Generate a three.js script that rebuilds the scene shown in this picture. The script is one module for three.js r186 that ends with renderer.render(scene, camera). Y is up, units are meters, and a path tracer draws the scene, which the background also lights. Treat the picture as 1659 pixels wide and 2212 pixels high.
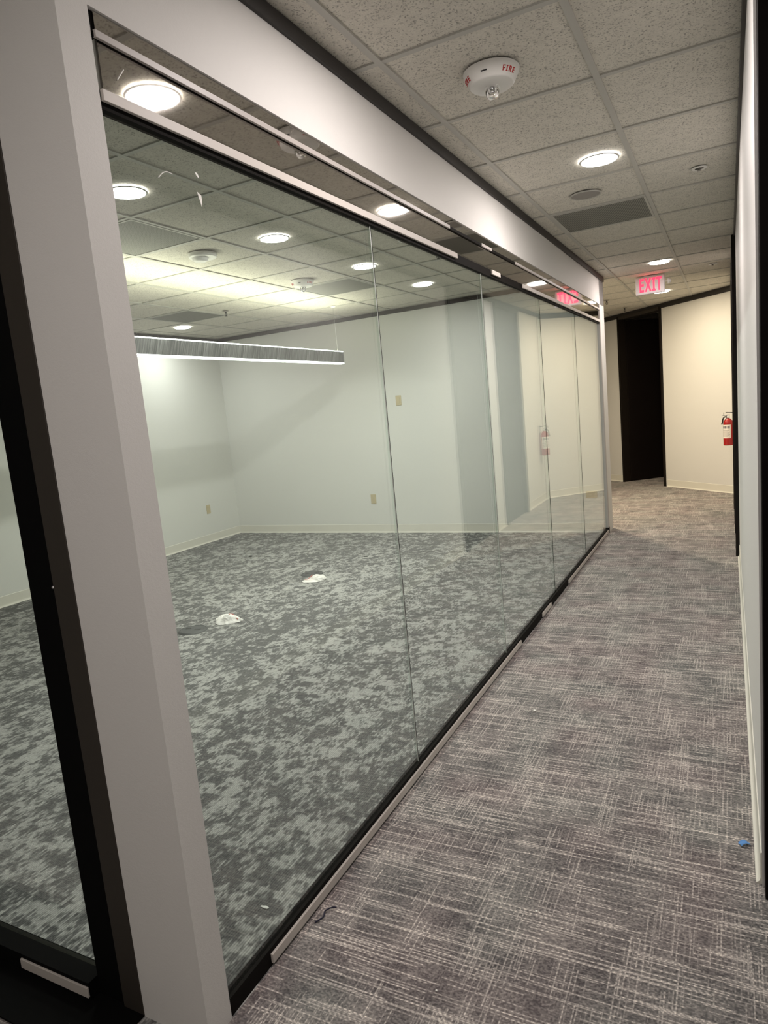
import * as THREE from 'three';
import { mergeGeometries } from 'three/addons/utils/BufferGeometryUtils.js';
import { RoundedBoxGeometry } from 'three/addons/geometries/RoundedBoxGeometry.js';
import { FontLoader } from 'three/addons/loaders/FontLoader.js';
import { TextGeometry } from 'three/addons/geometries/TextGeometry.js';
import { RectAreaLightUniformsLib } from 'three/addons/lights/RectAreaLightUniformsLib.js';

// ------------------------------------------------------------------ camera, exposure
RectAreaLightUniformsLib.init();
const scene = new THREE.Scene();
scene.background = new THREE.Color(0x000000);
const camera = new THREE.PerspectiveCamera(2 * Math.atan(1106 / 1453.2) * 180 / Math.PI, 1659 / 2212, 0.01, 60);
camera.position.set(1.1405, 1.479, 0);
camera.rotation.set(-0.1475, 0.4809, -0.0933, 'YXZ');
const renderer = new THREE.WebGLRenderer({ antialias: true });
renderer.toneMapping = THREE.LinearToneMapping;
renderer.toneMappingExposure = 1.36;
renderer.shadowMap.enabled = true;

// light levels (radiance of the small square light that stands for each fitting)
const L_CORR = 275, L_WARM = 1500, L_ROOM = 350, L_LOBBY = 290;
const C_CORR = new THREE.Color().setRGB(1.0, 0.90, 0.86), C_ROOM = new THREE.Color().setRGB(1.0, 0.98, 0.92), C_WARM = new THREE.Color().setRGB(1.0, 0.84, 0.58);

// ------------------------------------------------------------------ helpers
const H = 2.636;                                   // ceiling height
const rngOf = (s) => () => { s |= 0; s = s + 0x6D2B79F5 | 0; let t = Math.imul(s ^ s >>> 15, 1 | s); t = t + Math.imul(t ^ t >>> 7, 61 | t) ^ t; return ((t ^ t >>> 14) >>> 0) / 4294967296; };
const used = {};
function numbered(n) { used[n] = (used[n] ?? -1) + 1; return used[n] ? `${n}_${String(used[n]).padStart(3, '0')}` : n; }
function addTo(o, parent) { (parent || scene).add(o); return o; }
function mesh(name, geo, mat, parent) {
  const m = new THREE.Mesh(geo, mat); m.castShadow = m.receiveShadow = true;
  m.name = parent && parent !== scene ? name : numbered(name);
  return addTo(m, parent);
}
function group(name, pos = [0, 0, 0], turn = 0, parent) {
  const g = new THREE.Group(); g.name = parent ? name : numbered(name); g.position.set(...pos); g.rotation.y = turn; return addTo(g, parent);
}
const tag = (o, label, category, grp) => { o.userData.label = label; o.userData.category = category; if (grp) o.userData.group = grp; return o; };
const structure = (o, label, category) => { o.userData.kind = 'structure'; if (label) o.userData.label = label; if (category) o.userData.category = category; return o; };
function metreUV(g, s = 1) {                       // box mapping in metres
  const p = g.attributes.position, n = g.attributes.normal, uv = new Float32Array(p.count * 2);
  for (let i = 0; i < p.count; i++) {
    const ax = Math.abs(n.getX(i)), ay = Math.abs(n.getY(i)), az = Math.abs(n.getZ(i)); let u, v;
    if (ay >= ax && ay >= az) { u = p.getX(i); v = p.getZ(i); } else if (ax >= az) { u = p.getZ(i); v = p.getY(i); } else { u = p.getX(i); v = p.getY(i); }
    uv[2 * i] = u / s; uv[2 * i + 1] = v / s;
  }
  g.setAttribute('uv', new THREE.BufferAttribute(uv, 2)); return g;
}
function boxG(x0, x1, y0, y1, z0, z1, s = 1) {
  const g = new THREE.BoxGeometry(Math.abs(x1 - x0), Math.abs(y1 - y0), Math.abs(z1 - z0)); g.translate((x0 + x1) / 2, (y0 + y1) / 2, (z0 + z1) / 2); return metreUV(g, s);
}
function rboxG(x0, x1, y0, y1, z0, z1, r = 0.002, seg = 2) {
  const w = Math.abs(x1 - x0), h = Math.abs(y1 - y0), d = Math.abs(z1 - z0);
  const g = new RoundedBoxGeometry(w, h, d, seg, Math.min(r, w / 2.01, h / 2.01, d / 2.01)); g.translate((x0 + x1) / 2, (y0 + y1) / 2, (z0 + z1) / 2); return g;
}
const box = (name, a, mat, parent) => mesh(name, boxG(...a), mat, parent);
const rbox = (name, a, mat, parent, r) => mesh(name, rboxG(...a, r), mat, parent);
const clean = (g) => { const q = g.index ? g.toNonIndexed() : g; for (const k of Object.keys(q.attributes)) if (!['position', 'normal', 'uv'].includes(k)) q.deleteAttribute(k); return q; };
const merge = (l) => mergeGeometries(l.map(clean));
const lathe = (pts, seg = 40) => new THREE.LatheGeometry(pts.map((p) => new THREE.Vector2(...p)), seg);
function tube(pts, r, seg = 40, rs = 8) { return new THREE.TubeGeometry(new THREE.CatmullRomCurve3(pts.map((p) => new THREE.Vector3(...p))), seg, r, rs); }

// ------------------------------------------------------------------ computed textures
function noiseGrid(nx, ny, rnd, blocky = 0) { const sh = (t) => blocky ? Math.max(0, Math.min(1, (t - 0.5) / (1 - blocky) + 0.5)) : t; const a = new Float32Array(nx * ny); for (let i = 0; i < a.length; i++) a[i] = rnd(); return (u, v) => {   // wraps; u in 0..nx, v in 0..ny
  const x0 = Math.floor(u), y0 = Math.floor(v); let fx = sh(u - x0), fy = sh(v - y0); fx = fx * fx * (3 - 2 * fx); fy = fy * fy * (3 - 2 * fy);
  const X0 = ((x0 % nx) + nx) % nx, X1 = (X0 + 1) % nx, Y0 = ((y0 % ny) + ny) % ny, Y1 = (Y0 + 1) % ny;
  return (a[Y0 * nx + X0] * (1 - fx) + a[Y0 * nx + X1] * fx) * (1 - fy) + (a[Y1 * nx + X0] * (1 - fx) + a[Y1 * nx + X1] * fx) * fy; }; }
function dataTex(N, M, fn, srgb = true) {
  const d = new Uint8Array(N * M * 4), c = [0, 0, 0];
  for (let y = 0; y < M; y++) for (let x = 0; x < N; x++) { fn(x, y, c); const i = (y * N + x) * 4; d[i] = Math.max(0, Math.min(255, c[0])); d[i + 1] = Math.max(0, Math.min(255, c[1])); d[i + 2] = Math.max(0, Math.min(255, c[2])); d[i + 3] = 255; }
  const t = new THREE.DataTexture(d, N, M, THREE.RGBAFormat); t.wrapS = t.wrapT = THREE.RepeatWrapping; t.magFilter = THREE.LinearFilter; t.minFilter = THREE.LinearMipmapLinearFilter; t.generateMipmaps = true;
  if (srgb) t.colorSpace = THREE.SRGBColorSpace; t.needsUpdate = true; return t;
}
// corridor carpet: dark mottled ground with long pale yarns across and shorter ones along
function corridorCarpet() {
  const N = 2048, r = rngOf(11), a = new Float32Array(N * N), S = N / 2.44;    // px per metre
  const yarn = (along, w, len, amp, p0, q0) => {
    const p = Math.floor(p0 ?? r() * N), q = Math.floor(q0 ?? r() * N); let k = r() * 10;
    for (let i = 0; i < len; i++) {
      k += 0.5; const e = Math.min(1, i / 6, (len - i) / 6) * amp * (0.75 + 0.35 * Math.sin(k) * r());
      for (let j = 0; j < w; j++) { const s = (p + i) % N, t = (q + j) % N, id = along ? s * N + t : t * N + s; a[id] = Math.max(a[id], e * (j === 0 || j === w - 1 ? 0.7 : 1)); }
    }
  };
  for (let i = 0; i < 15000; i++) yarn(0, 3, 16 + r() * 70, 0.15 + r() * 0.4);
  for (let i = 0; i < 15000; i++) yarn(1, 3, 14 + r() * 60, 0.15 + r() * 0.4);
  for (let i = 0; i < 2300; i++) yarn(0, 4, 60 + r() * r() * 420, 0.68 + r() * 0.35);
  for (let i = 0; i < 760; i++) { const p0 = r() * N, q0 = r() * N, n = 2 + Math.floor(r() * 5); for (let k = 0; k < n; k++) yarn(1, 4, 40 + r() * 110, 0.5 + r() * 0.38, p0 + r() * 40, q0 + k * (9 + r() * 6)); }
  const blot = noiseGrid(24, 24, r), blot2 = noiseGrid(60, 60, r), fine = noiseGrid(512, 680, r), tone = noiseGrid(14, 14, r);
  const heights = new Float32Array(N * N);
  const map = dataTex(N, N, (x, y, c) => {
    const b = blot(x / N * 24, y / N * 24) * 0.5 + blot2(x / N * 60, y / N * 60) * 0.5, f = fine(x / N * 512, y / N * 680), t = tone(x / N * 14, y / N * 14);
    const g = 0.33 + 0.24 * b + 0.26 * (f - 0.5), v = Math.min(1, Math.max(g, 0.24 + a[y * N + x] * (0.72 + 0.2 * (b - 0.5)) * (0.82 + 0.3 * f))), q = (t - 0.5) * 14 * (1 - v);
    heights[y * N + x] = f * 0.6 + a[y * N + x] * 0.4;
    c[0] = v * 246 + 2 + q * 0.7; c[1] = v * 235 + 2 - q * 0.3; c[2] = v * 219 + 8 - q * 0.1;
  });
  const bump = dataTex(1024, 1024, (x, y, c) => { c[0] = c[1] = c[2] = 255 * Math.min(1, heights[(y * 2) * N + x * 2]); }, false);
  return { map, bump };
}
// room carpet: fine ribs running along the room, cloudy pale patches with ragged square ends
function roomCarpet() {
  const N = 2048, r = rngOf(23), n1 = noiseGrid(46, 42, r, 0.55), n2 = noiseGrid(110, 92, r, 0.4), n3 = noiseGrid(340, 170, r), n4 = noiseGrid(680, 512, r), big = noiseGrid(8, 8, r);
  const hs = new Float32Array(N * N);
  const map = dataTex(N, N, (x, y, c) => {
    const u = x / N, v = y / N, rib = Math.floor(u * 340), ribf = u * 340 - rib;
    let p = n1(u * 46, v * 42) * 0.32 + n2(u * 110, v * 92) * 0.32 + n3(rib, v * 170) * 0.36 + (big(u * 8, v * 8) - 0.5) * 0.16;
    p = Math.max(0, Math.min(1, (p - 0.36) / 0.34)); p = p * p * (3 - 2 * p);
    const groove = Math.sin(ribf * Math.PI), f = n4(u * 680, v * 512);
    const L = (0.43 + 0.36 * p) * (0.80 + 0.20 * groove) + 0.14 * (f - 0.5);
    hs[y * N + x] = groove * 0.6 + f * 0.4;
    c[0] = L * 222; c[1] = L * 222; c[2] = L * 214 + 3;
  });
  const bump = dataTex(1024, 1024, (x, y, c) => { c[0] = c[1] = c[2] = 255 * hs[(y * 2) * N + x * 2]; }, false);
  return { map, bump };
}
function tileTexture() {                            // mineral-fibre ceiling tile: fissures and pin holes
  const N = 1024, r = rngOf(5), a = new Float32Array(N * N);
  for (let i = 0; i < 12000; i++) {
    const x = r() * N, y = r() * N, l = 0.6 + r() * r() * 7, w = 0.6 + r() * 1.2, an = r() * 6.28, d = 0.35 + r() * 0.65;
    for (let t = -l; t <= l; t += 0.7) for (let s = -w; s <= w; s += 0.7) {
      const X = ((x + Math.cos(an) * t - Math.sin(an) * s) % N + N) % N | 0, Y = ((y + Math.sin(an) * t + Math.cos(an) * s) % N + N) % N | 0; a[Y * N + X] = Math.max(a[Y * N + X], d * (1 - Math.abs(t) / (l + 1)));
    }
  }
  const n = noiseGrid(40, 40, r), f = noiseGrid(400, 400, r);
  const map = dataTex(N, N, (x, y, c) => { const v = 214 + 8 * (n(x / N * 40, y / N * 40) - 0.5) + 16 * (f(x / N * 400, y / N * 400) - 0.5) - 74 * a[y * N + x]; c[0] = v; c[1] = v * 0.98; c[2] = v * 0.93; });
  const bump = dataTex(N, N, (x, y, c) => { c[0] = c[1] = c[2] = 200 - 180 * a[y * N + x] + 40 * (f(x / N * 400, y / N * 400) - 0.5); }, false);
  return { map, bump };
}
function paintBump() { const r = rngOf(77), n = noiseGrid(256, 256, r), m = noiseGrid(60, 60, r); return dataTex(512, 512, (x, y, c) => { c[0] = c[1] = c[2] = 90 + 90 * n(x / 2, y / 2) + 60 * m(x / 512 * 60, y / 512 * 60); }, false); }
function perforated() { return dataTex(256, 256, (x, y, c) => { const dx = (x % 16) - 8, dy = (y % 16) - 8, h = dx * dx + dy * dy < 26; c[0] = h ? 34 : 142; c[1] = h ? 34 : 142; c[2] = h ? 32 : 134; }); }
function brushed() { const r = rngOf(9), n = noiseGrid(64, 8, r), k = noiseGrid(20, 20, r); return dataTex(512, 128, (x, y, c) => { const v = n((x + y * 1.6) / 8, y / 40), w = k((x + y * 1.5) / 512 * 20 * 2, y / 128 * 3), q = 95 + 70 * (v - 0.5) + 150 * Math.max(0, w - 0.62); c[0] = q; c[1] = q + 2; c[2] = q; }); }
function extinguisherLabel() {
  const c = document.createElement('canvas'); c.width = 256; c.height = 256; const g = c.getContext('2d');
  g.fillStyle = '#ece6de'; g.fillRect(0, 0, 256, 256); g.fillStyle = '#8d8a8c';
  for (let i = 0; i < 3; i++) { g.fillRect(24 + i * 74, 26, 58, 46); g.fillStyle = i ? '#8d8a8c' : '#77747a'; }
  for (let i = 0; i < 9; i++) g.fillRect(24, 92 + i * 16, 130 + (i * 53) % 80, 6);
  const t = new THREE.CanvasTexture(c); t.colorSpace = THREE.SRGBColorSpace; return t;
}

const cc = corridorCarpet(), rc = roomCarpet(), tt = tileTexture(), pb = paintBump();
pb.repeat.set(3, 3);
const std = (o) => new THREE.MeshStandardMaterial(o), phy = (o) => new THREE.MeshPhysicalMaterial(o);
const rgb = (r, g, b) => new THREE.Color().setRGB(r, g, b);
const M = {
  corridorCarpet: std({ map: cc.map, bumpMap: cc.bump, bumpScale: 0.003, roughness: 1 }),
  roomCarpet: std({ map: rc.map, bumpMap: rc.bump, bumpScale: 0.003, roughness: 1 }),
  paint: phy({ color: rgb(0.70, 0.69, 0.67), roughness: 0.6, specularIntensity: 0.7, bumpMap: pb, bumpScale: 0.0004 }),
  roomPaint: std({ color: rgb(0.72, 0.72, 0.69), roughness: 0.6, bumpMap: pb, bumpScale: 0.0004 }),
  tile: std({ map: tt.map, bumpMap: tt.bump, bumpScale: 0.001, roughness: 0.95 }),
  tee: std({ color: rgb(0.50, 0.49, 0.45), roughness: 0.6 }),
  slab: std({ color: rgb(0.2, 0.2, 0.2), roughness: 1 }),
  blackTrim: std({ color: rgb(0.022, 0.019, 0.018), roughness: 0.55 }),
  vinyl: std({ color: rgb(0.72, 0.70, 0.63), roughness: 0.42 }),
  darkWood: phy({ color: rgb(0.008, 0.0055, 0.004), roughness: 0.6, specularIntensity: 0.4 }),
  doorLeaf: phy({ color: rgb(0.005, 0.003, 0.0025), roughness: 0.6, specularIntensity: 0.3 }),
  frameBrown: std({ color: rgb(0.030, 0.024, 0.018), roughness: 0.6 }),
  frameBlack: phy({ color: rgb(0.003, 0.003, 0.003), roughness: 0.8, specularIntensity: 0.15 }),
  aluminium: std({ color: rgb(0.56, 0.52, 0.48), roughness: 0.5 }),
  dullAluminium: std({ color: rgb(0.42, 0.39, 0.37), roughness: 0.45 }),
  channel: phy({ color: rgb(0.008, 0.007, 0.006), roughness: 0.8, specularIntensity: 0.2 }),
  mirror: std({ color: rgb(0.62, 0.59, 0.56), roughness: 0.03, metalness: 1 }),
  glass: phy({ color: rgb(0.93, 0.962, 0.948), roughness: 0, transmission: 1, thickness: 0, ior: 1.52 }),
  jointClear: std({ color: rgb(0.62, 0.66, 0.62), roughness: 0.3 }),
  jointDark: phy({ color: rgb(0.008, 0.009, 0.008), roughness: 0.7, specularIntensity: 0.1 }),
  whitePlastic: std({ color: rgb(0.78, 0.77, 0.74), roughness: 0.4 }),
  redInk: std({ color: rgb(0.45, 0.02, 0.02), roughness: 0.5 }),
  black: std({ color: rgb(0.01, 0.01, 0.01), roughness: 0.5 }),
  clearDome: phy({ color: rgb(0.97, 0.97, 0.97), roughness: 0.02, transmission: 1, thickness: 0.004, ior: 1.5 }),
  chrome: std({ color: rgb(0.75, 0.75, 0.76), roughness: 0.15, metalness: 1 }),
  lens: std({ color: rgb(0.9, 0.9, 0.9), emissive: rgb(1, 0.97, 0.94), emissiveIntensity: 14, roughness: 0.5 }),
  lensWarm: std({ color: rgb(0.9, 0.9, 0.9), emissive: rgb(1, 0.95, 0.86), emissiveIntensity: 14, roughness: 0.5 }),
  led: std({ color: rgb(0.9, 0.9, 0.9), emissive: rgb(1, 1, 0.95), emissiveIntensity: 3.2, roughness: 0.5 }),
  exitRed: std({ color: rgb(0.5, 0.02, 0.03), emissive: rgb(1, 0.03, 0.08), emissiveIntensity: 1.6, roughness: 0.5 }),
  exitBody: std({ color: rgb(0.72, 0.68, 0.70), roughness: 0.45 }),
  speakerGrey: std({ color: rgb(0.30, 0.28, 0.26), roughness: 0.8 }),
  grille: std({ map: perforated(), roughness: 0.7 }),
  almond: std({ color: rgb(0.55, 0.47, 0.29), roughness: 0.45 }),
  almondDark: std({ color: rgb(0.36, 0.30, 0.18), roughness: 0.5 }),
  lampPanel: std({ map: brushed(), roughness: 0.35, metalness: 0.2 }),
  steel: std({ color: rgb(0.5, 0.5, 0.5), roughness: 0.3, metalness: 0.8 }),
  bag: std({ color: rgb(0.84, 0.82, 0.79), roughness: 0.4 }),
  bagRed: std({ color: rgb(0.55, 0.10, 0.08), roughness: 0.5 }),
  disc: std({ color: rgb(0.045, 0.048, 0.05), roughness: 0.5 }),
  discDark: std({ color: rgb(0.015, 0.015, 0.016), roughness: 0.6 }),
  darkMetal: std({ color: rgb(0.035, 0.035, 0.035), roughness: 0.5 }),
  extRed: std({ color: rgb(0.36, 0.015, 0.015), roughness: 0.25 }),
  bluePaper: std({ color: rgb(0.09, 0.26, 0.60), roughness: 0.7 }),
  navy: std({ color: rgb(0.01, 0.008, 0.03), roughness: 0.8 }),
  scrap: std({ color: rgb(0.85, 0.84, 0.80), roughness: 0.5 }),
};

// ------------------------------------------------------------------ plan (metres): the corridor's glass wall is the plane x = 0
const XR = 1.208, XL = -4.94, ZF = -1.02, ZB = -7.29, ZE = -7.54, SOFF = 2.345, ZP = -1.10;
const CX = XR, CZ = -9.811, D45 = [-Math.SQRT1_2, -Math.SQRT1_2];      // corner of the diagonal wall and its direction
const TOP = H + 0.012;

// floor
{
  const f = structure(group('floor'), 'carpeted floor of the corridor and the empty room', 'floor');
  box('slab', [-8, 4, -0.2, -0.012, -15, 3], M.slab, f);
  const parts = [boxG(0.0, XR + 0.9, -0.012, 0, ZE, 2.2, 2.44), boxG(XL - 2, 3.2, -0.012, 0, -14.6, ZE, 2.44), boxG(XL - 2, 0.0, -0.012, 0, ZF + 0.02, 2.2, 2.44)];
  mesh('corridor_carpet', merge(parts), M.corridorCarpet, f);
  const g = boxG(XL, 0.0, -0.012, 0, ZE, ZF + 0.02, 2.9);
  mesh('room_carpet', g, M.roomCarpet, f);
}

// ceiling: suspended grid with lay-in tiles
const GX = 0.111, GZ = -2.245, PX = 0.6096, PZ = 0.6044;
const panelCells = new Set();                        // cells that hold grilles instead of tiles
const cellAt = (x, z) => [Math.floor((x - GX) / PX), Math.floor((GZ - z) / PZ)];
const grilleSpots = [[0.416, -4.96], [-2.02, -5.57], [-3.85, -5.57], [-2.02, -3.15]];
for (const [x, z] of grilleSpots) panelCells.add(cellAt(x, z).join());
{
  const c = structure(group('ceiling'), 'suspended ceiling of square speckled tiles in a metal grid', 'ceiling');
  box('backing', [-8, 4, H + 0.04, H + 0.2, -15, 3], M.slab, c);
  const geos = []; const rv = rngOf(41);
  for (let k = 0; k < 6; k++) {
    const g = new THREE.BoxGeometry(PX - 0.004, 0.016, PZ - 0.004); metreUV(g, 1.2); const uv = g.attributes.uv, ox = rv(), oy = rv();
    for (let i = 0; i < uv.count; i++) uv.setXY(i, uv.getX(i) + ox, uv.getY(i) + oy); geos.push(g);
  }
  const i0 = -9, i1 = 1, k0 = -7, k1 = 17; let n = 0;
  for (let i = i0; i <= i1; i++) for (let k = k0; k <= k1; k++) {
    if (panelCells.has(`${i},${k}`)) continue;
    if (i < -2 && k > 9 && k < 99 && GX + i * PX < -2.4) continue;                        // far beyond every view
    if (i < -4 && k < -2) continue;
    const t = mesh('ceiling_tile', geos[(n++ * 7 + i * 3 + k * 5 + 600) % 6], M.tile, c); t.position.set(GX + (i + 0.5) * PX, H + 0.007 + 0.008, GZ - (k + 0.5) * PZ);
  }
  const zA = GZ - k0 * PZ, zB = GZ - (k1 + 1) * PZ;
  for (let i = i0; i <= i1 + 1; i++) { const x = GX + i * PX; box('grid_runner', [x - 0.012, x + 0.012, H, H + 0.012, zA, zB], M.tee, c); }
  const teeG = boxG(-PX / 2 + 0.0115, PX / 2 - 0.0115, 0.0008, 0.012, -0.012, 0.012);
  for (let k = k0; k <= k1 + 1; k++) for (let i = i0; i <= i1; i++) {
    if ((i < -4 && (k > 9 || k < -1))) continue;
    const t = mesh('cross_tee', teeG, M.tee, c); t.position.set(GX + (i + 0.5) * PX, H, GZ - k * PZ);
  }
}

// walls
{
  const soffit = structure(box('wall_soffit', [-0.11, 0, SOFF, TOP, ZE, ZF], M.paint), 'painted drywall soffit above the long glass wall', 'wall');
  structure(box('wall_soffit_front', [XL, -0.11, SOFF, TOP, ZF - 0.11, ZF], M.paint), 'painted drywall soffit above the front glass beside the pillar', 'wall');
  structure(mesh('wall_pillar', merge([boxG(-0.22, 0, 0, SOFF, ZP, ZF)]), M.paint), 'pale grey drywall pillar at the corner of the glass room', 'wall');
  structure(box('wall_left', [XL - 0.12, XL, 0, TOP, ZB, ZF], M.roomPaint), 'white left wall of the empty room', 'wall');
  structure(box('wall_far', [XL - 0.12, 0, 0, TOP, ZE, ZB], M.roomPaint), 'white far wall of the empty room', 'wall');
  structure(box('wall_lobby_left', [XL - 0.12, XL, 0, TOP, ZF, 2.0], M.paint), 'wall on the near left outside the room', 'wall');
  structure(box('wall_lobby_back', [XL, 3.0, 0, TOP, 2.0, 2.12], M.paint), 'wall behind the viewer', 'wall');
  const wr = structure(group('wall_right'), 'white right wall of the corridor between dark doorways', 'wall');
  for (const [a, b] of [[-2.05, -6.30], [-7.24, -7.74], [-8.62, CZ - 0.05], [2.0, -0.95]]) box('wall_section', [XR, XR + 0.12, 0, TOP, b, a], M.paint, wr);
  for (const [a, b] of [[-6.30, -7.24], [-7.74, -8.62], [-0.95, -2.05]]) box('wall_section', [XR, XR + 0.12, 2.585, TOP, b, a], M.paint, wr);
}
// diagonal end wall with its doorway: local x runs along the wall from the corner, local z points into the corridor
const endWall = structure(group('wall_end', [CX, 0, CZ], 0), 'diagonal white wall at the end of the corridor', 'wall');
endWall.rotation.y = Math.atan2(Math.SQRT1_2, -Math.SQRT1_2);          // local +x -> (-s, 0, -s)
const DR0 = 1.298, DR1 = 2.226;
box('wall_section', [-0.05, DR0, 0, TOP, 0, 0.12], M.paint, endWall);
box('wall_section', [DR1, 5.4, 0, TOP, 0, 0.12], M.paint, endWall);
box('wall_section', [DR0, DR1, 2.60, TOP, 0, 0.12], M.paint, endWall);

// cove base, profile swept along a straight run: local x along, z outwards
function coveGeo(len) {
  const s = new THREE.Shape(); s.moveTo(0, 0); s.lineTo(0.016, 0); s.quadraticCurveTo(0.0165, 0.003, 0.013, 0.005); s.quadraticCurveTo(0.005, 0.009, 0.004, 0.022); s.lineTo(0.0036, 0.099); s.quadraticCurveTo(0.003, 0.102, 0, 0.102); s.lineTo(0, 0);
  const g = new THREE.ExtrudeGeometry(s, { depth: len, bevelEnabled: false, curveSegments: 5 }); g.rotateY(-Math.PI / 2); g.translate(len, 0, 0); g.computeVertexNormals(); return g;   // x: 0..len, outwards +z
}
function base(name, label, runs, parent) {            // runs: [x0, z0, x1, z1], outwards on the left-hand side of travel
  const o = structure(group(name), label, 'baseboard');
  for (const [x0, z0, x1, z1] of runs) { const len = Math.hypot(x1 - x0, z1 - z0), b = mesh('vinyl_base', coveGeo(len), M.vinyl, o); b.position.set(x0, 0, z0); b.rotation.y = Math.atan2(-(z1 - z0), x1 - x0); }
  return o;
}
base('baseboard_left', 'cream vinyl base along the left wall of the room', [[XL, ZF - 0.12, XL, ZB]]);
base('baseboard_far', 'cream vinyl base along the far wall of the room', [[XL + 0.017, ZB, -0.04, ZB]]);
base('baseboard_right', 'cream vinyl base along the right corridor wall', [[XR, -6.25, XR, -2.055], [XR, -7.69, XR, -7.29], [XR, CZ + 0.02, XR, -8.67]]);
base('baseboard_end', 'cream vinyl base along the diagonal end wall', [[CX + D45[0] * (DR0 - 0.05), CZ + D45[1] * (DR0 - 0.05), CX + D45[0] * 0.02, CZ + D45[1] * 0.02], [CX + D45[0] * 5.3, CZ + D45[1] * 5.3, CX + D45[0] * (DR1 + 0.05), CZ + D45[1] * (DR1 + 0.05)]].map(([a, b, c, d]) => [a, b, c, d]));

// black wall angle under the ceiling
{
  const y0 = H - 0.046, t = 0.012;
  structure(box('trim_1', [0, t, y0, H, ZE, ZF], M.blackTrim), 'black strip where the soffit meets the corridor ceiling', 'trim');
  structure(box('trim_2', [XR - t, XR, y0, H, CZ, 1.9], M.blackTrim), 'black strip along the top of the right corridor wall', 'trim');
  structure(box('trim_3', [XL, -0.11, y0, H, ZB, ZB + t], M.blackTrim), 'black strip along the top of the far room wall', 'trim');
  structure(box('trim_4', [XL, XL + t, y0, H, ZB, ZF], M.blackTrim), 'black strip along the top of the left room wall', 'trim');
  structure(box('trim_5', [-0.122, -0.11, y0, H, ZB, ZF], M.blackTrim), 'black strip on the room side of the soffit', 'trim');
  const w = structure(mesh('trim_6', boxG(0, 5.4, H - 0.066, H, -t, 0), M.blackTrim), 'black strip along the top of the diagonal end wall', 'trim');
  w.position.copy(endWall.position); w.rotation.copy(endWall.rotation);
  structure(box('trim_7', [XL, 0, y0, H, ZE - t, ZE], M.blackTrim), 'black strip on the back of the far room wall', 'trim');
}

// ------------------------------------------------------------------ doors
{ // open door in the diagonal wall
  const o = structure(group('door_1', [CX, 0, CZ]), 'dark open doorway in the diagonal end wall', 'door'); o.rotation.copy(endWall.rotation);
  const g = new THREE.Group(); g.name = 'frame'; o.add(g); g.position.set(DR0, 0, 0);
  // along local +x, corridor side is local -z for this orientation
  const w = DR1 - DR0, f = 0.022;
  for (const [a, b] of [[-f, 0.012], [w - 0.012, w + f]]) rbox('jamb', [a, b, 0, 2.60, -0.022, 0.13], M.darkWood, g, 0.003);
  rbox('head', [0.012, w - 0.012, 2.55, 2.598, -0.022, 0.13], M.frameBrown, g, 0.003);
  const lf = new THREE.Group(); lf.name = 'leaf'; lf.position.set(w - 0.03, 0, 0.1); lf.rotation.y = Math.PI / 2 - 0.06; g.parent.add(lf); lf.position.x += DR0;
  rbox('panel', [-w + 0.05, 0, 0.012, 2.535, 0, 0.044], M.doorLeaf, lf, 0.003); lf.rotation.y = 1.5;
}
for (const [za, zb, label] of [[-6.30, -7.24, 'nearer dark full height door in the right corridor wall'], [-7.74, -8.62, 'farther dark full height door in the right corridor wall']]) {
  const o = structure(group(za === -6.30 ? 'door_2' : 'door_3', [XR, 0, za], Math.PI / 2), label, 'door');   // local +x -> -z, local +z -> +x
  const w = za - zb;
  for (const [a, b] of [[-0.045, 0.012], [w - 0.012, w + 0.045]]) rbox('jamb', [a, b, 0, 2.60, -0.030, 0.11], M.darkWood, o, 0.003);
  rbox('head', [0.012, w - 0.012, 2.55, 2.598, -0.030, 0.11], M.darkWood, o, 0.003);
  const l = rbox('leaf', [0.014, w - 0.014, 0.008, 2.548, 0.0, 0.044], M.doorLeaf, o, 0.002);
}
{ // doorway beside the viewer, only its dark casing shows
  const o = structure(group('door_4', [XR, 0, -0.95], Math.PI / 2), 'dark casing of the doorway at the right edge', 'door'); const w = 1.10;
  for (const [a, b] of [[-0.045, 0.012], [w - 0.06, w - 0.002]]) rbox('jamb', [a, b, 0, 2.60, 0.006, 0.13], M.doorLeaf, o, 0.003);
  rbox('head', [0.012, w - 0.06, 2.55, 2.598, 0.006, 0.13], M.doorLeaf, o, 0.003);
  const l = rbox('leaf', [0.014, w - 0.062, 0.008, 2.548, 0.05, 0.094], M.doorLeaf, o, 0.002);
}
{ // unlit rooms behind the doors
  const o = structure(group('wall_back_rooms'), 'walls of the unlit rooms beyond the doors', 'wall');
  box('wall_section', [3.0, 3.12, 0, TOP, -14.5, 2.0], M.paint, o); box('wall_section', [XL - 2, 3.12, 0, TOP, -14.6, -14.5], M.paint, o);
  box('wall_section', [XL - 2, XL - 1.9, 0, TOP, -14.5, ZE], M.paint, o);
}

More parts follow.
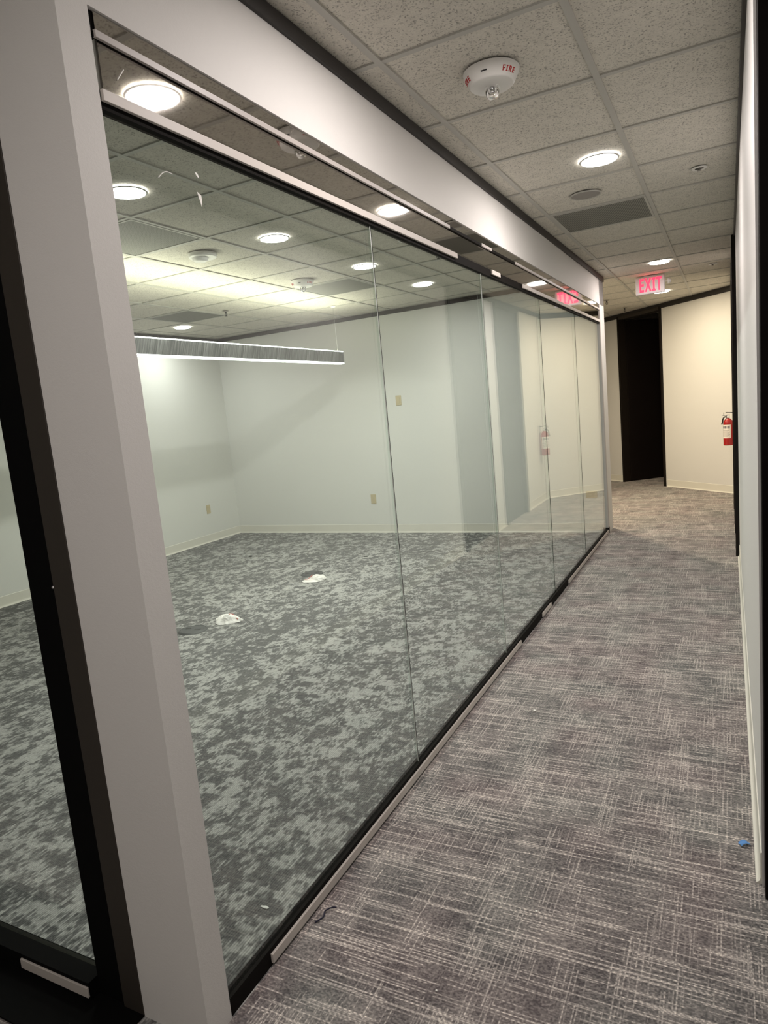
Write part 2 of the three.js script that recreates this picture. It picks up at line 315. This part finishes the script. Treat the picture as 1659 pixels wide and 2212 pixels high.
// ------------------------------------------------------------------ glass walls
const joints = [-2.31, -3.56, -4.81, -6.03], ZG0 = ZP - 0.006, ZG1 = ZB + 0.045;
{
  const w = structure(group('window_1'), 'long frameless glass wall between the corridor and the empty room', 'glass wall');
  const edges = [ZG0, ...joints, ZG1];
  for (let i = 0; i < 5; i++) { const p = box('glass_pane', [-0.026, -0.014, 0.050, 2.158, edges[i + 1] + 0.0015, edges[i] - 0.0015], M.glass, w); }
  for (const z of joints) { if (z > -4) box('joint_edge', [-0.0150, -0.0128, 0.052, 2.15, z + 0.0002, z + 0.0026], M.jointClear, w); box('joint_seal', [-0.0150, -0.0128, 0.052, 2.15, z - 0.0046, z], M.jointDark, w); }
  // base channel and its snap-on covers (two stretches are missing)
  box('base_channel', [-0.034, -0.004, 0, 0.050, ZG1 + 0.0, ZG0], M.channel, w);
  for (const [a, b] of [[-1.275, -3.82], [-4.36, -4.61], [-5.21, ZG1 - 0.01]]) rbox('base_cover', [-0.004, 0.004, 0.008, 0.036, b, a], M.aluminium, w, 0.001);
  box('room_side_cover', [-0.038, -0.034, 0.008, 0.040, ZG1, ZG0], M.aluminium, w);
  // polished head panel above the panes, with a raised cover strip and the glazing channel
  box('head_panel', [-0.03, -0.006, 2.190, SOFF - 0.001, ZG1, ZG0 - 0.012], M.mirror, w);
  box('head_gap', [-0.03, -0.010, 2.300, SOFF - 0.001, ZG0 - 0.012, ZG0], M.channel, w);
  box('head_core', [-0.036, -0.031, 2.19, SOFF - 0.001, ZG1, ZG0], M.channel, w);
  box('head_channel', [-0.030, -0.006, 2.152, 2.190, ZG1, ZG0], M.channel, w);
  box('strip_channel', [-0.006, 0.001, 2.287, 2.300, ZG1, ZG0], M.channel, w);
  for (const [a, b] of [[ZG0, -3.10], [-3.56, -3.73], [-4.20, ZG1]]) rbox('strip_cover', [-0.002, 0.006, 2.286, 2.301, b, a], M.dullAluminium, w, 0.001);
  for (const [a, b] of [[ZG0, -3.18], [-3.72, -3.87], [-4.36, ZG1]]) rbox('head_cover', [-0.005, 0.004, 2.166, 2.189, b, a], M.aluminium, w, 0.001);
  // end channel at the far wall
  rbox('end_channel', [-0.045, 0.002, 0.058, SOFF - 0.002, ZB + 0.002, ZG1], M.dullAluminium, w, 0.002);
  box('end_block', [-0.052, 0.004, 0, 0.058, ZB + 0.001, ZG1], M.channel, w);
}
{
  const w = structure(group('window_2'), 'front glass wall left of the pillar in a black frame', 'glass wall');
  const z = ZF - 0.03, xs = [-0.385, -1.60, -2.82, -4.0, XL + 0.01];
  for (let i = 0; i < 4; i++) box('glass_pane', [xs[i + 1] + 0.003, xs[i] - 0.003, 0.06, 2.20, z - 0.006, z + 0.006], M.glass, w);
  rbox('casing', [-0.292, -0.221, 0, SOFF - 0.002, ZF - 0.08, ZF + 0.002], M.frameBrown, w, 0.002);
  rbox('stile', [-0.390, -0.2925, 0, SOFF - 0.002, ZF - 0.075, ZF - 0.004], M.frameBlack, w, 0.002);
  const sc = mesh('screw', new THREE.SphereGeometry(0.004, 10, 8), M.steel, w); sc.position.set(-0.293, 1.14, ZF + 0.001);
  box('base_channel', [XL + 0.01, -0.391, 0, 0.058, z - 0.010, ZF + 0.024], M.frameBlack, w);
  rbox('base_cover', [-0.668, -0.392, 0.018, 0.047, ZF + 0.024, ZF + 0.030], M.aluminium, w, 0.001);
  box('threshold', [XL + 0.01, -0.222, 0, 0.006, ZF - 0.0035, ZF + 0.15], M.frameBlack, w);
  box('head_channel', [XL + 0.01, -0.391, 2.20, SOFF - 0.002, z - 0.03, z + 0.028], M.frameBlack, w);
}

// ------------------------------------------------------------------ ceiling lights
function rectLight(parent, col, L, w, h, up = false) { const l = new THREE.RectAreaLight(col, L, w, h); l.rotation.x = up ? Math.PI / 2 : -Math.PI / 2; parent.add(l); return l; }
const ringG = lathe([[0.088, 0], [0.0885, -0.004], [0.092, -0.005], [0.097, -0.002], [0.098, 0]], 48), lensG = lathe([[0, -0.006], [0.05, -0.006], [0.086, -0.0045], [0.0885, 0]], 48);
function downlight(x, z, label, L, col, lens, grp) {
  const g = tag(group('ceiling_light', [x, H, z]), label, 'ceiling light', grp);
  mesh('trim_ring', ringG, M.whitePlastic, g); mesh('lens', lensG, lens, g);
  const l = rectLight(g, col, L, 0.112, 0.112); l.position.y = -0.0085; l.name = 'light';
  return g;
}
downlight(0.62, -1.95, 'round recessed corridor light nearest the viewer, cut by the top edge', L_CORR, C_CORR, M.lens, 'corridor downlights');
downlight(0.576, -3.79, 'round recessed corridor light above the round ceiling speaker', L_CORR, C_CORR, M.lens, 'corridor downlights');
downlight(0.578, -7.20, 'round recessed corridor light just in front of the exit sign', L_CORR, C_CORR, M.lens, 'corridor downlights');
downlight(0.416, -9.42, 'round recessed corridor light behind the exit sign', L_CORR * 1.2, C_WARM, M.lensWarm, 'corridor downlights');
downlight(-0.7, -8.6, 'round recessed light round the corner past the glass room', L_WARM, C_WARM, M.lensWarm, 'corridor downlights');
downlight(0.55, 0.35, 'round recessed light over the viewer', L_LOBBY, C_CORR, M.lens, 'corridor downlights');
const roomRow = ['round recessed room light beside the pillar top, largest seen through the glass', 'round recessed room light, second from the pillar in the glass side row', 'round recessed room light just left of the first glass joint', 'round recessed room light just right of the first glass joint'];
[-2.56, -3.766, -4.99, -6.16].forEach((z, i) => downlight(-1.43, z, roomRow[i], L_ROOM, C_ROOM, M.lens, 'room downlights'));
downlight(-4.395, -6.08, 'small round recessed room light above the hanging linear light', L_ROOM * 0.7, C_ROOM, M.lens, 'room downlights');

// hanging linear light in the room
{
  const z0 = -6.51, z1 = -2.95, len = z1 - z0, g = tag(group('pendant_light', [-2.6, 2.03, (z0 + z1) / 2]), 'long linear pendant light with glowing top and bottom edges over the room', 'pendant light');
  rbox('body', [-0.028, 0.028, 0.014, 0.128, -len / 2 + 0.004, len / 2 - 0.004], M.lampPanel, g, 0.003);
  { const b = g.children[0].geometry; metreUV(b, 0.5); }
  rbox('lower_strip', [-0.030, 0.030, 0, 0.0135, -len / 2, len / 2], M.led, g, 0.003);
  rbox('upper_strip', [-0.026, 0.026, 0.1285, 0.138, -len / 2, len / 2], M.led, g, 0.003);
  for (const s of [-1, 1]) rbox('end_cap', [-0.031, 0.031, -0.002, 0.14, s * (len / 2 + 0.003) - 0.003, s * (len / 2 + 0.003) + 0.003], M.steel, g, 0.002);
  for (const s of [-1, 1]) {
    const zc = s * (len / 2 - 0.07);
    const c = mesh('cable', new THREE.CylinderGeometry(0.0012, 0.0012, H - 2.03 - 0.14, 6), M.steel, g); c.position.set(0, 0.138 + (H - 2.03 - 0.14) / 2, zc);
    const f = mesh('cable_grip', lathe([[0, 0.018], [0.005, 0.018], [0.009, 0.004], [0.012, 0]], 16), M.steel, g); f.position.set(0, 0.138, zc);
    const k = mesh('canopy', lathe([[0, -0.012], [0.02, -0.012], [0.03, 0]], 20), M.whitePlastic, g); k.position.set(0, H - 2.03, zc);
  }
  const d = rectLight(g, new THREE.Color().setRGB(1, 0.98, 0.86), 26, 0.056, len - 0.02); d.position.y = -0.004;
  const u = rectLight(g, new THREE.Color().setRGB(1, 0.97, 0.74), 34, 0.05, len - 0.02, true); u.position.y = 0.142;
}

// ------------------------------------------------------------------ ceiling fittings
const fontBold = await new FontLoader().loadAsync('fonts/droid/droid_sans_bold.typeface.json');
function bentWord(word, size, place) {                // letters laid one by one on a curved rim
  const gs = []; let adv = 0; const list = [];
  for (const ch of word) { const t = new TextGeometry(ch, { font: fontBold, size, depth: 0.0012, curveSegments: 3, bevelEnabled: false }); t.computeBoundingBox(); const w = t.boundingBox.max.x; list.push([t, adv, w]); adv += w + size * 0.16; }
  for (const [t, a, w] of list) { t.translate(-w / 2, -size / 2, 0); gs.push(t.applyMatrix4(place(a + w / 2 - (adv - size * 0.16) / 2))); }
  return merge(gs);
}
function strobe(x, z, face, label) {
  const g = tag(group('fire_alarm_strobe', [x, H, z], face), label, 'fire alarm', 'ceiling fire alarm strobes');
  mesh('body', lathe([[0, -0.052], [0.05, -0.052], [0.074, -0.048], [0.080, -0.043], [0.098, -0.010], [0.100, 0]], 56), M.whitePlastic, g);
  const slope = Math.atan2(0.018, 0.033), rm = 0.0892, ym = -0.0265;
  for (const a of [44, -76, 164]) {
    const w = bentWord('FIRE', 0.0175, (s) => {
      const th = a * Math.PI / 180 + s / rm, m = new THREE.Matrix4().makeRotationY(th); m.multiply(new THREE.Matrix4().makeTranslation(0, ym, rm - 0.0004)); m.multiply(new THREE.Matrix4().makeRotationX(slope)); return m; });
    mesh('lettering', w, M.redInk, g);
  }
  const sl = mesh('sounder_slot', boxG(-0.0105, 0.0105, -0.0022, 0.0022, -0.001, 0.0012), M.black, g); { const th = -16 * Math.PI / 180; sl.position.set(Math.sin(th) * 0.0885, -0.027, Math.cos(th) * 0.0885); sl.rotation.set(slope, th, 0, 'YXZ'); }
  const d = mesh('strobe_lens', lathe([[0.026, -0.052], [0.0255, -0.066], [0.021, -0.082], [0.012, -0.090], [0, -0.092]], 28), M.clearDome, g);
  mesh('lamp_tube', merge([new THREE.CylinderGeometry(0.006, 0.006, 0.024, 14).rotateZ(Math.PI / 2).translate(0, -0.066, 0), new THREE.CylinderGeometry(0.017, 0.021, 0.006, 20).translate(0, -0.0555, 0)]), M.chrome, d);
  return g;
}
strobe(0.406, -2.545, Math.atan2(1.14 - 0.406, 2.545), 'round white fire alarm strobe with red lettering on the corridor ceiling');
strobe(-2.063, -5.04, Math.atan2(1.14 + 2.06, 5.04), 'round white fire alarm strobe on the room ceiling, seen through the glass');
{
  const g = tag(group('smoke_detector', [-1.994, H, -3.724]), 'round white smoke detector on the room ceiling beyond the glass', 'smoke detector');
  mesh('base', lathe([[0, -0.026], [0.088, -0.026], [0.094, -0.020], [0.096, 0]], 44), M.whitePlastic, g);
  const c = mesh('chamber', lathe([[0, -0.05], [0.035, -0.05], [0.05, -0.042], [0.056, -0.026]], 36), M.whitePlastic, g); c.position.set(-0.012, 0, 0.012);
}
{
  const g = tag(group('ceiling_speaker', [0.405, H, -4.365]), 'round flush speaker grille on the corridor ceiling beside the dark panel', 'speaker');
  mesh('rim', lathe([[0.082, -0.003], [0.085, -0.006], [0.09, -0.005], [0.092, 0]], 44), M.tee, g);
  mesh('grille', lathe([[0, -0.005], [0.06, -0.0045], [0.082, -0.002]], 44), M.speakerGrey, g);
}
const grilleLabels = ['dark grey perforated air return panel in the corridor ceiling', 'dark grey air return panel in the room ceiling beside the first glass joint', 'dark grey air return panel in the room ceiling above the hanging light', 'grey lay-in panel in the room ceiling nearest the pillar'];
grilleSpots.forEach(([x, z], n) => {
  const [i, k] = cellAt(x, z), g = tag(group('air_grille', [GX + (i + 0.5) * PX, H, GZ - (k + 0.5) * PZ]), grilleLabels[n], 'air grille', 'ceiling air panels');
  const w = PX / 2 - 0.013, d = PZ / 2 - 0.013, b = 0.014;
  mesh('frame', merge([boxG(-w, w, -0.002, 0.01, -d, -d + b), boxG(-w, w, -0.002, 0.01, d - b, d), boxG(-w, -w + b, -0.002, 0.01, -d + b, d - b), boxG(w - b, w, -0.002, 0.01, -d + b, d - b)]), M.tee, g);
  mesh('panel', boxG(-w + b, w - b, 0.001, 0.008, -d + b, d - b, 0.16), M.grille, g);
});
function sprinkler(x, z, label, kind) {
  const g = tag(group('sprinkler', [x, H, z]), label, 'sprinkler', 'ceiling sprinklers');
  if (kind === 'flush') {
    mesh('escutcheon', lathe([[0.023, -0.002], [0.027, -0.005], [0.038, -0.004], [0.041, 0]], 32), M.whitePlastic, g);
    mesh('cup', lathe([[0, -0.001], [0.024, -0.0015], [0.026, 0]], 24), M.black, g);
    mesh('deflector', merge([new THREE.CylinderGeometry(0.005, 0.006, 0.012, 12).translate(0, -0.006, 0), new THREE.CylinderGeometry(0.012, 0.012, 0.0015, 20).translate(0, -0.0125, 0)]), M.speakerGrey, g);
  } else {
    mesh('escutcheon', lathe([[0, -0.006], [0.020, -0.006], [0.030, -0.002], [0.032, 0]], 28), M.speakerGrey, g);
    mesh('frame_arms', merge([new THREE.CylinderGeometry(0.009, 0.010, 0.02, 12).translate(0, -0.014, 0), tube([[0.008, -0.022, 0], [0.013, -0.034, 0], [0.004, -0.048, 0]], 0.0028, 12, 6), tube([[-0.008, -0.022, 0], [-0.013, -0.034, 0], [-0.004, -0.048, 0]], 0.0028, 12, 6), new THREE.CylinderGeometry(0.0035, 0.0035, 0.026, 8).translate(0, -0.034, 0)]), M.darkMetal, g);
    mesh('deflector', new THREE.CylinderGeometry(0.014, 0.014, 0.002, 20).translate(0, -0.05, 0), M.darkMetal, g);
  }
}
sprinkler(1.017, -4.34, 'flush white ringed sprinkler near the right corridor wall', 'flush');
sprinkler(1.022, -7.85, 'small sprinkler on the ceiling right of the exit sign', 'flush');
sprinkler(-0.247, -9.45, 'small sprinkler on the ceiling by the end of the glass wall', 'pendent');
sprinkler(-0.173, -10.60, 'small sprinkler on the ceiling above the open dark doorway', 'pendent');
sprinkler(-3.399, -5.64, 'dark hanging sprinkler on the room ceiling above the linear light', 'pendent');
sprinkler(-0.809, -5.02, 'dark hanging sprinkler on the room ceiling just under the head rail', 'pendent');
sprinkler(-0.849, -4.49, 'flush sprinkler on the room ceiling near the head rail', 'flush');

// exit sign
{
  const g = tag(group('exit_sign', [0.421, 2.452, -7.95]), 'white exit sign with glowing red letters hung from the corridor ceiling', 'exit sign');
  rbox('housing', [-0.144, 0.144, 0, 0.178, -0.024, 0.024], M.exitBody, g, 0.006);
  box('mounting_plate', [-0.06, 0.06, 0.178, H - 2.452, -0.03, 0.03], M.exitBody, g);
  for (const s of [1]) {
    const t = new TextGeometry('EXIT', { font: fontBold, size: 0.138, depth: 0.003, curveSegments: 4, bevelEnabled: false }); t.computeBoundingBox(); const b = t.boundingBox;
    t.translate(-(b.min.x + b.max.x) / 2, -(b.min.y + b.max.y) / 2, 0); const sx = 0.222 / (b.max.x - b.min.x); t.scale(sx, 1, 1);
    const m = mesh('lettering', t, M.exitRed, g); m.position.set(0.006, 0.092, 0.0235);
  }
  const h = mesh('lamp_head', merge([new THREE.CylinderGeometry(0.006, 0.006, 0.03, 10).rotateZ(Math.PI / 2).translate(0.157, 0.105, 0), lathe([[0, 0.03], [0.018, 0.028], [0.03, 0.0], [0.026, -0.004], [0, -0.006]], 20).rotateZ(-Math.PI / 2).translate(0.175, 0.105, 0)]), M.whitePlastic, g);
  const l = new THREE.RectAreaLight(new THREE.Color().setRGB(1, 0.05, 0.08), 1.2, 0.22, 0.13); l.position.set(0.006, 0.092, 0.029); l.rotation.y = Math.PI; l.name = 'light'; g.add(l);
}

// ------------------------------------------------------------------ wall plates
function plate(kind, pos, turn, label) {              // local z outwards
  const g = tag(group(kind === 'outlet' || kind === 'wide' ? 'wall_outlet' : 'wall_switch', pos, turn), label, kind === 'switch' ? 'switch' : 'outlet', kind === 'switch' ? undefined : 'wall outlets');
  const q = new THREE.Group(); if (kind === 'wide') g.rotation.z = Math.PI / 2;
  rbox('cover_plate', [-0.036, 0.036, -0.058, 0.058, 0, 0.006], M.almond, g, 0.003);
  if (kind === 'switch') rbox('rocker', [-0.016, 0.016, -0.033, 0.033, 0.006, 0.010], M.almond, g, 0.002);
  else for (const s of [-1, 1]) {
    const r = rbox('socket', [-0.017, 0.017, s * 0.021 - 0.014, s * 0.021 + 0.014, 0.006, 0.0085], M.almond, g, 0.002);
    mesh('slots', merge([boxG(-0.0085, -0.006, s * 0.021 - 0.004, s * 0.021 + 0.006, 0.008, 0.0089), boxG(0.006, 0.0085, s * 0.021 - 0.004, s * 0.021 + 0.006, 0.008, 0.0089)]), M.almondDark, r);
  }
  const sc = mesh('screw', new THREE.CylinderGeometry(0.003, 0.003, 0.0015, 10).rotateX(Math.PI / 2).translate(0, kind === 'switch' ? 0.045 : 0, 0.0066), M.almondDark, g);
}
plate('outlet', [XL, 0.43, -6.706], Math.PI / 2, 'tan outlet plate low on the left room wall');
plate('outlet', [-2.791, 0.423, ZB], 0, 'tan outlet plate low on the far room wall, left of the first glass joint');
plate('switch', [-2.33, 1.594, ZB], 0, 'tan switch plate high on the far room wall');
plate('wide', [-0.166, 0.41, ZB], 0, 'tan sideways outlet plate on the far room wall by the end of the glass');

// ------------------------------------------------------------------ fire extinguisher on the right wall
{
  const g = tag(group('fire_extinguisher', [XR - 0.075, 0.665, -9.50]), 'red fire extinguisher with white label hanging on the right wall', 'fire extinguisher');
  mesh('cylinder', lathe([[0, 0], [0.052, 0], [0.056, 0.006], [0.056, 0.275], [0.050, 0.305], [0.030, 0.328], [0.018, 0.335], [0.018, 0.345], [0, 0.345]], 40), M.extRed, g);
  const lb = mesh('label_sheet', new THREE.CylinderGeometry(0.0567, 0.0567, 0.165, 30, 1, true, Math.PI * 1.444, Math.PI * 0.74), std({ map: extinguisherLabel(), roughness: 0.5, side: THREE.DoubleSide }), g); lb.position.y = 0.175; 
  mesh('valve', merge([new THREE.CylinderGeometry(0.017, 0.019, 0.04, 18).translate(0, 0.36, 0), boxG(-0.06, 0.02, 0.372, 0.382, -0.010, 0.010)]), M.chrome, g);
  mesh('lever', merge([boxG(-0.075, 0.02, 0.40, 0.408, -0.011, 0.011).applyMatrix4(new THREE.Matrix4().makeRotationZ(-0.12)), boxG(-0.05, -0.044, 0.38, 0.41, -0.006, 0.006)]), M.black, g);
  mesh('gauge', new THREE.CylinderGeometry(0.014, 0.014, 0.012, 18).rotateX(Math.PI / 2).translate(0, 0.36, 0.022), M.whitePlastic, g);
  mesh('hose', tube([[-0.015, 0.358, 0.012], [-0.040, 0.355, 0.016], [-0.056, 0.33, 0.014], [-0.062, 0.295, 0.012], [-0.072, 0.262, 0.012]], 0.0085, 30, 8), M.black, g);
  mesh('hook', merge([boxG(0.060, 0.0748, 0.30, 0.42, -0.014, 0.014), boxG(0.0, 0.062, 0.404, 0.41, -0.008, 0.008)]), M.steel, g);
}

// ------------------------------------------------------------------ things on the floor
function floorCover(x, z, turn, label) {
  const g = tag(group('floor_box_cover', [x, 0, z], turn), label, 'floor cover', 'round floor box covers');
  mesh('rim', lathe([[0.094, 0.0], [0.094, 0.010], [0.098, 0.011], [0.108, 0.003], [0.109, 0]], 44), M.disc, g);
  const l = mesh('lid', lathe([[0, 0.011], [0.090, 0.011], [0.0935, 0.0085], [0.0935, 0]], 44), M.disc, g);
  rbox('slot', [-0.062, -0.018, 0.0095, 0.0125, -0.030, -0.012], M.discDark, l, 0.002); rbox('slot', [0.016, 0.066, 0.0095, 0.0125, 0.006, 0.026], M.discDark, l, 0.002);
}
floorCover(-2.441, -3.615, 0.4, 'black round floor box cover beside the pillar edge, nearer one');
floorCover(-2.45, -5.27, 1.1, 'black round floor box cover partly under a white bag, farther one');
function bag(x, z, turn, size, seed, label, y = 0) {
  const g = tag(group('plastic_bag', [x, y, z], turn), label, 'plastic bag', 'crumpled bags on the room floor'), r = rngOf(seed);
  const geo = new THREE.IcosahedronGeometry(1, 4), p = geo.attributes.position, n1 = noiseGrid(9, 9, r), n2 = noiseGrid(17, 17, r), lobes = []; for (let i = 0; i < 9; i++) lobes.push([r() - 0.5, r() * 0.9 - 0.1, r() - 0.5, 0.06 + 0.16 * r()]);
  for (let i = 0; i < p.count; i++) {
    let X = p.getX(i), Y = p.getY(i), Z = p.getZ(i); let k = 1;
    for (const [a, b, c, s] of lobes) k += s * Math.sin(6 * (a * X + b * Y + c * Z) + a * 20) * 0.45;
    k += 0.16 * (Math.abs(n1(X * 4 + 9, Z * 4 + Y * 3 + 9) - 0.5) * 2) - 0.08;
    X *= k * size[0] * (1 + 0.25 * X); Z *= k * size[2]; Y = Math.max(0.001, (Y > 0 ? Y : Y * 0.2) * k * size[1] * (1 - 0.35 * Math.min(1, Math.abs(X / size[0]))) * (0.8 + 0.5 * n2(X * 60 + 9, Z * 60 + 9)) + 0.004);
    p.setXYZ(i, X, Y, Z);
  }
  const flat = geo.index ? geo.toNonIndexed() : geo; flat.computeVertexNormals(); mesh('film', flat, M.bag, g);
  // red print and drawstring lying over the film
  const pts = []; for (let i = 0; i <= 8; i++) { const t = i / 8; pts.push([size[0] * (0.25 + 0.65 * t), size[1] * (1.15 - 0.75 * t) + 0.002, size[2] * (0.5 * Math.sin(t * 5 + seed))]); }
  mesh('red_string', tube(pts, 0.0028, 30, 6), M.bagRed, g);
}
bag(-2.30, -3.83, 0.55, [0.105, 0.055, 0.06], 3, 'crumpled white bag with red string next to the nearer floor cover');
bag(-2.275, -5.07, -2.6, [0.115, 0.038, 0.07], 8, 'white plastic bag lying against the farther floor cover');
function debris(name, pos, geo, mat, label, cat) { const m = mesh(name, geo, mat); m.position.set(...pos); tag(m, label, cat); return m; }
const shard = (seed, sx, sy, sz) => { const r = rngOf(seed), g = new THREE.DodecahedronGeometry(1, 0), p = g.attributes.position, mm = new Map(); for (let i = 0; i < p.count; i++) { const k = [p.getX(i), p.getY(i), p.getZ(i)].map((v) => v.toFixed(3)).join(); if (!mm.has(k)) mm.set(k, 0.65 + 0.6 * r()); const s = mm.get(k); p.setXYZ(i, p.getX(i) * s * sx, Math.max(0, (p.getY(i) * s + 0.9) * sy), p.getZ(i) * s * sz); } g.computeVertexNormals(); return g; };
debris('clip', [-3.691, 0, -5.907], shard(2, 0.03, 0.007, 0.012), M.black, 'small black clip on the carpet near the left wall', 'debris');
debris('clip', [-2.256, 0, -6.004], shard(4, 0.032, 0.006, 0.010), M.black, 'small black clip on the carpet near the far wall', 'debris');
{ // torn blue tape, curled
  const g = new THREE.PlaneGeometry(0.034, 0.02, 8, 4), p = g.attributes.position; for (let i = 0; i < p.count; i++) { const x = p.getX(i), y = p.getY(i); p.setXYZ(i, x * (1 - 0.25 * Math.abs(y) * 60), 0.006 + 0.008 * Math.cos(x * 90) + 0.002 * Math.sin(y * 300), y); } g.rotateY(0.5); g.computeVertexNormals();
  debris('tape_scrap', [1.165, -0.001, -2.23], g, std({ color: M.bluePaper.color, roughness: 0.7, side: THREE.DoubleSide }), 'scrap of blue tape on the corridor carpet by the right wall', 'tape');
}
debris('thread', [0.035, 0.0, -1.49], tube([[-0.01, 0.003, 0.04], [0.004, 0.006, 0.015], [-0.004, 0.005, -0.01], [0.012, 0.006, -0.03], [0.02, 0.003, -0.036]], 0.0022, 30, 6), M.navy, 'dark loose thread on the corridor carpet by the glass', 'thread');
{
  const spots = [[0, 0.294, -2.985, 0.007], [0, 0.232, -1.843, 0.004], [0, 0.451, -1.364, 0.004], [0, 0.62, -1.72, 0.004]];
  const where = ['largest white crumb on the corridor carpet, beside the middle of the glass wall', 'white crumb on the corridor carpet near the first glass joint', 'white crumb on the corridor carpet nearest the viewer', 'white crumb on the corridor carpet nearest the blue tape scrap'];
  spots.forEach(([, x, z, s], i) => debris('paper_crumb', [x, 0, z], shard(30 + i, s, s * 0.5, s * 0.8), M.scrap, where[i], 'debris').userData.group = 'white crumbs on the corridor carpet');
  debris('tape_strip', [-0.158, 0, -1.45], shard(61, 0.016, 0.002, 0.006), M.scrap, 'white scrap on the room carpet just behind the glass base', 'scrap');
}
// scraps of tape left on the glass
function glassScrap(y, z, pts, label, r = 0.0012) { const g = tube(pts, r, 16, 5); const m = mesh('tape_remnant', g, M.scrap); m.position.set(-0.0125, y, z); tag(m, label, 'tape'); }
function flake(y, z, pts, label) { const sh = new THREE.Shape(); pts.forEach(([u, v], i) => i ? sh.lineTo(u, v) : sh.moveTo(u, v)); const g = new THREE.ExtrudeGeometry(sh, { depth: 0.0008, bevelEnabled: false }).rotateY(Math.PI / 2); const m = mesh('tape_remnant', g, M.scrap); m.position.set(-0.0138, y, z); tag(m, label, 'tape'); }
flake(2.04, -1.386, [[-0.006, 0.014], [0.008, 0.008], [0.009, -0.004], [0.006, -0.020], [-0.001, 0.0]], 'white pointed tape scrap on the glass below the head rail');
flake(2.094, -1.387, [[-0.006, 0.006], [0.002, 0.005], [0.007, -0.003], [0.005, -0.006], [-0.002, -0.001]], 'tiny white tape scrap on the glass just above the pointed one');
glassScrap(2.065, -1.27, [[0, -0.010, 0.018], [0.001, 0.004, 0.002], [0, 0.010, -0.014], [0, 0.009, -0.03]], 'curled white thread stuck to the glass near the pillar');
{ const m = mesh('tape_remnant', tube([[0, -0.014, 0.011], [0, 0, 0], [0, 0.014, -0.011]], 0.0013, 10, 5), M.scrap); m.position.set(-0.0045, 2.24, -1.17); tag(m, 'short white tape line on the polished head panel by the pillar', 'tape'); }

scene.traverse((o) => { if (o.isMesh) { o.castShadow = true; o.receiveShadow = true; } });
renderer.render(scene, camera);
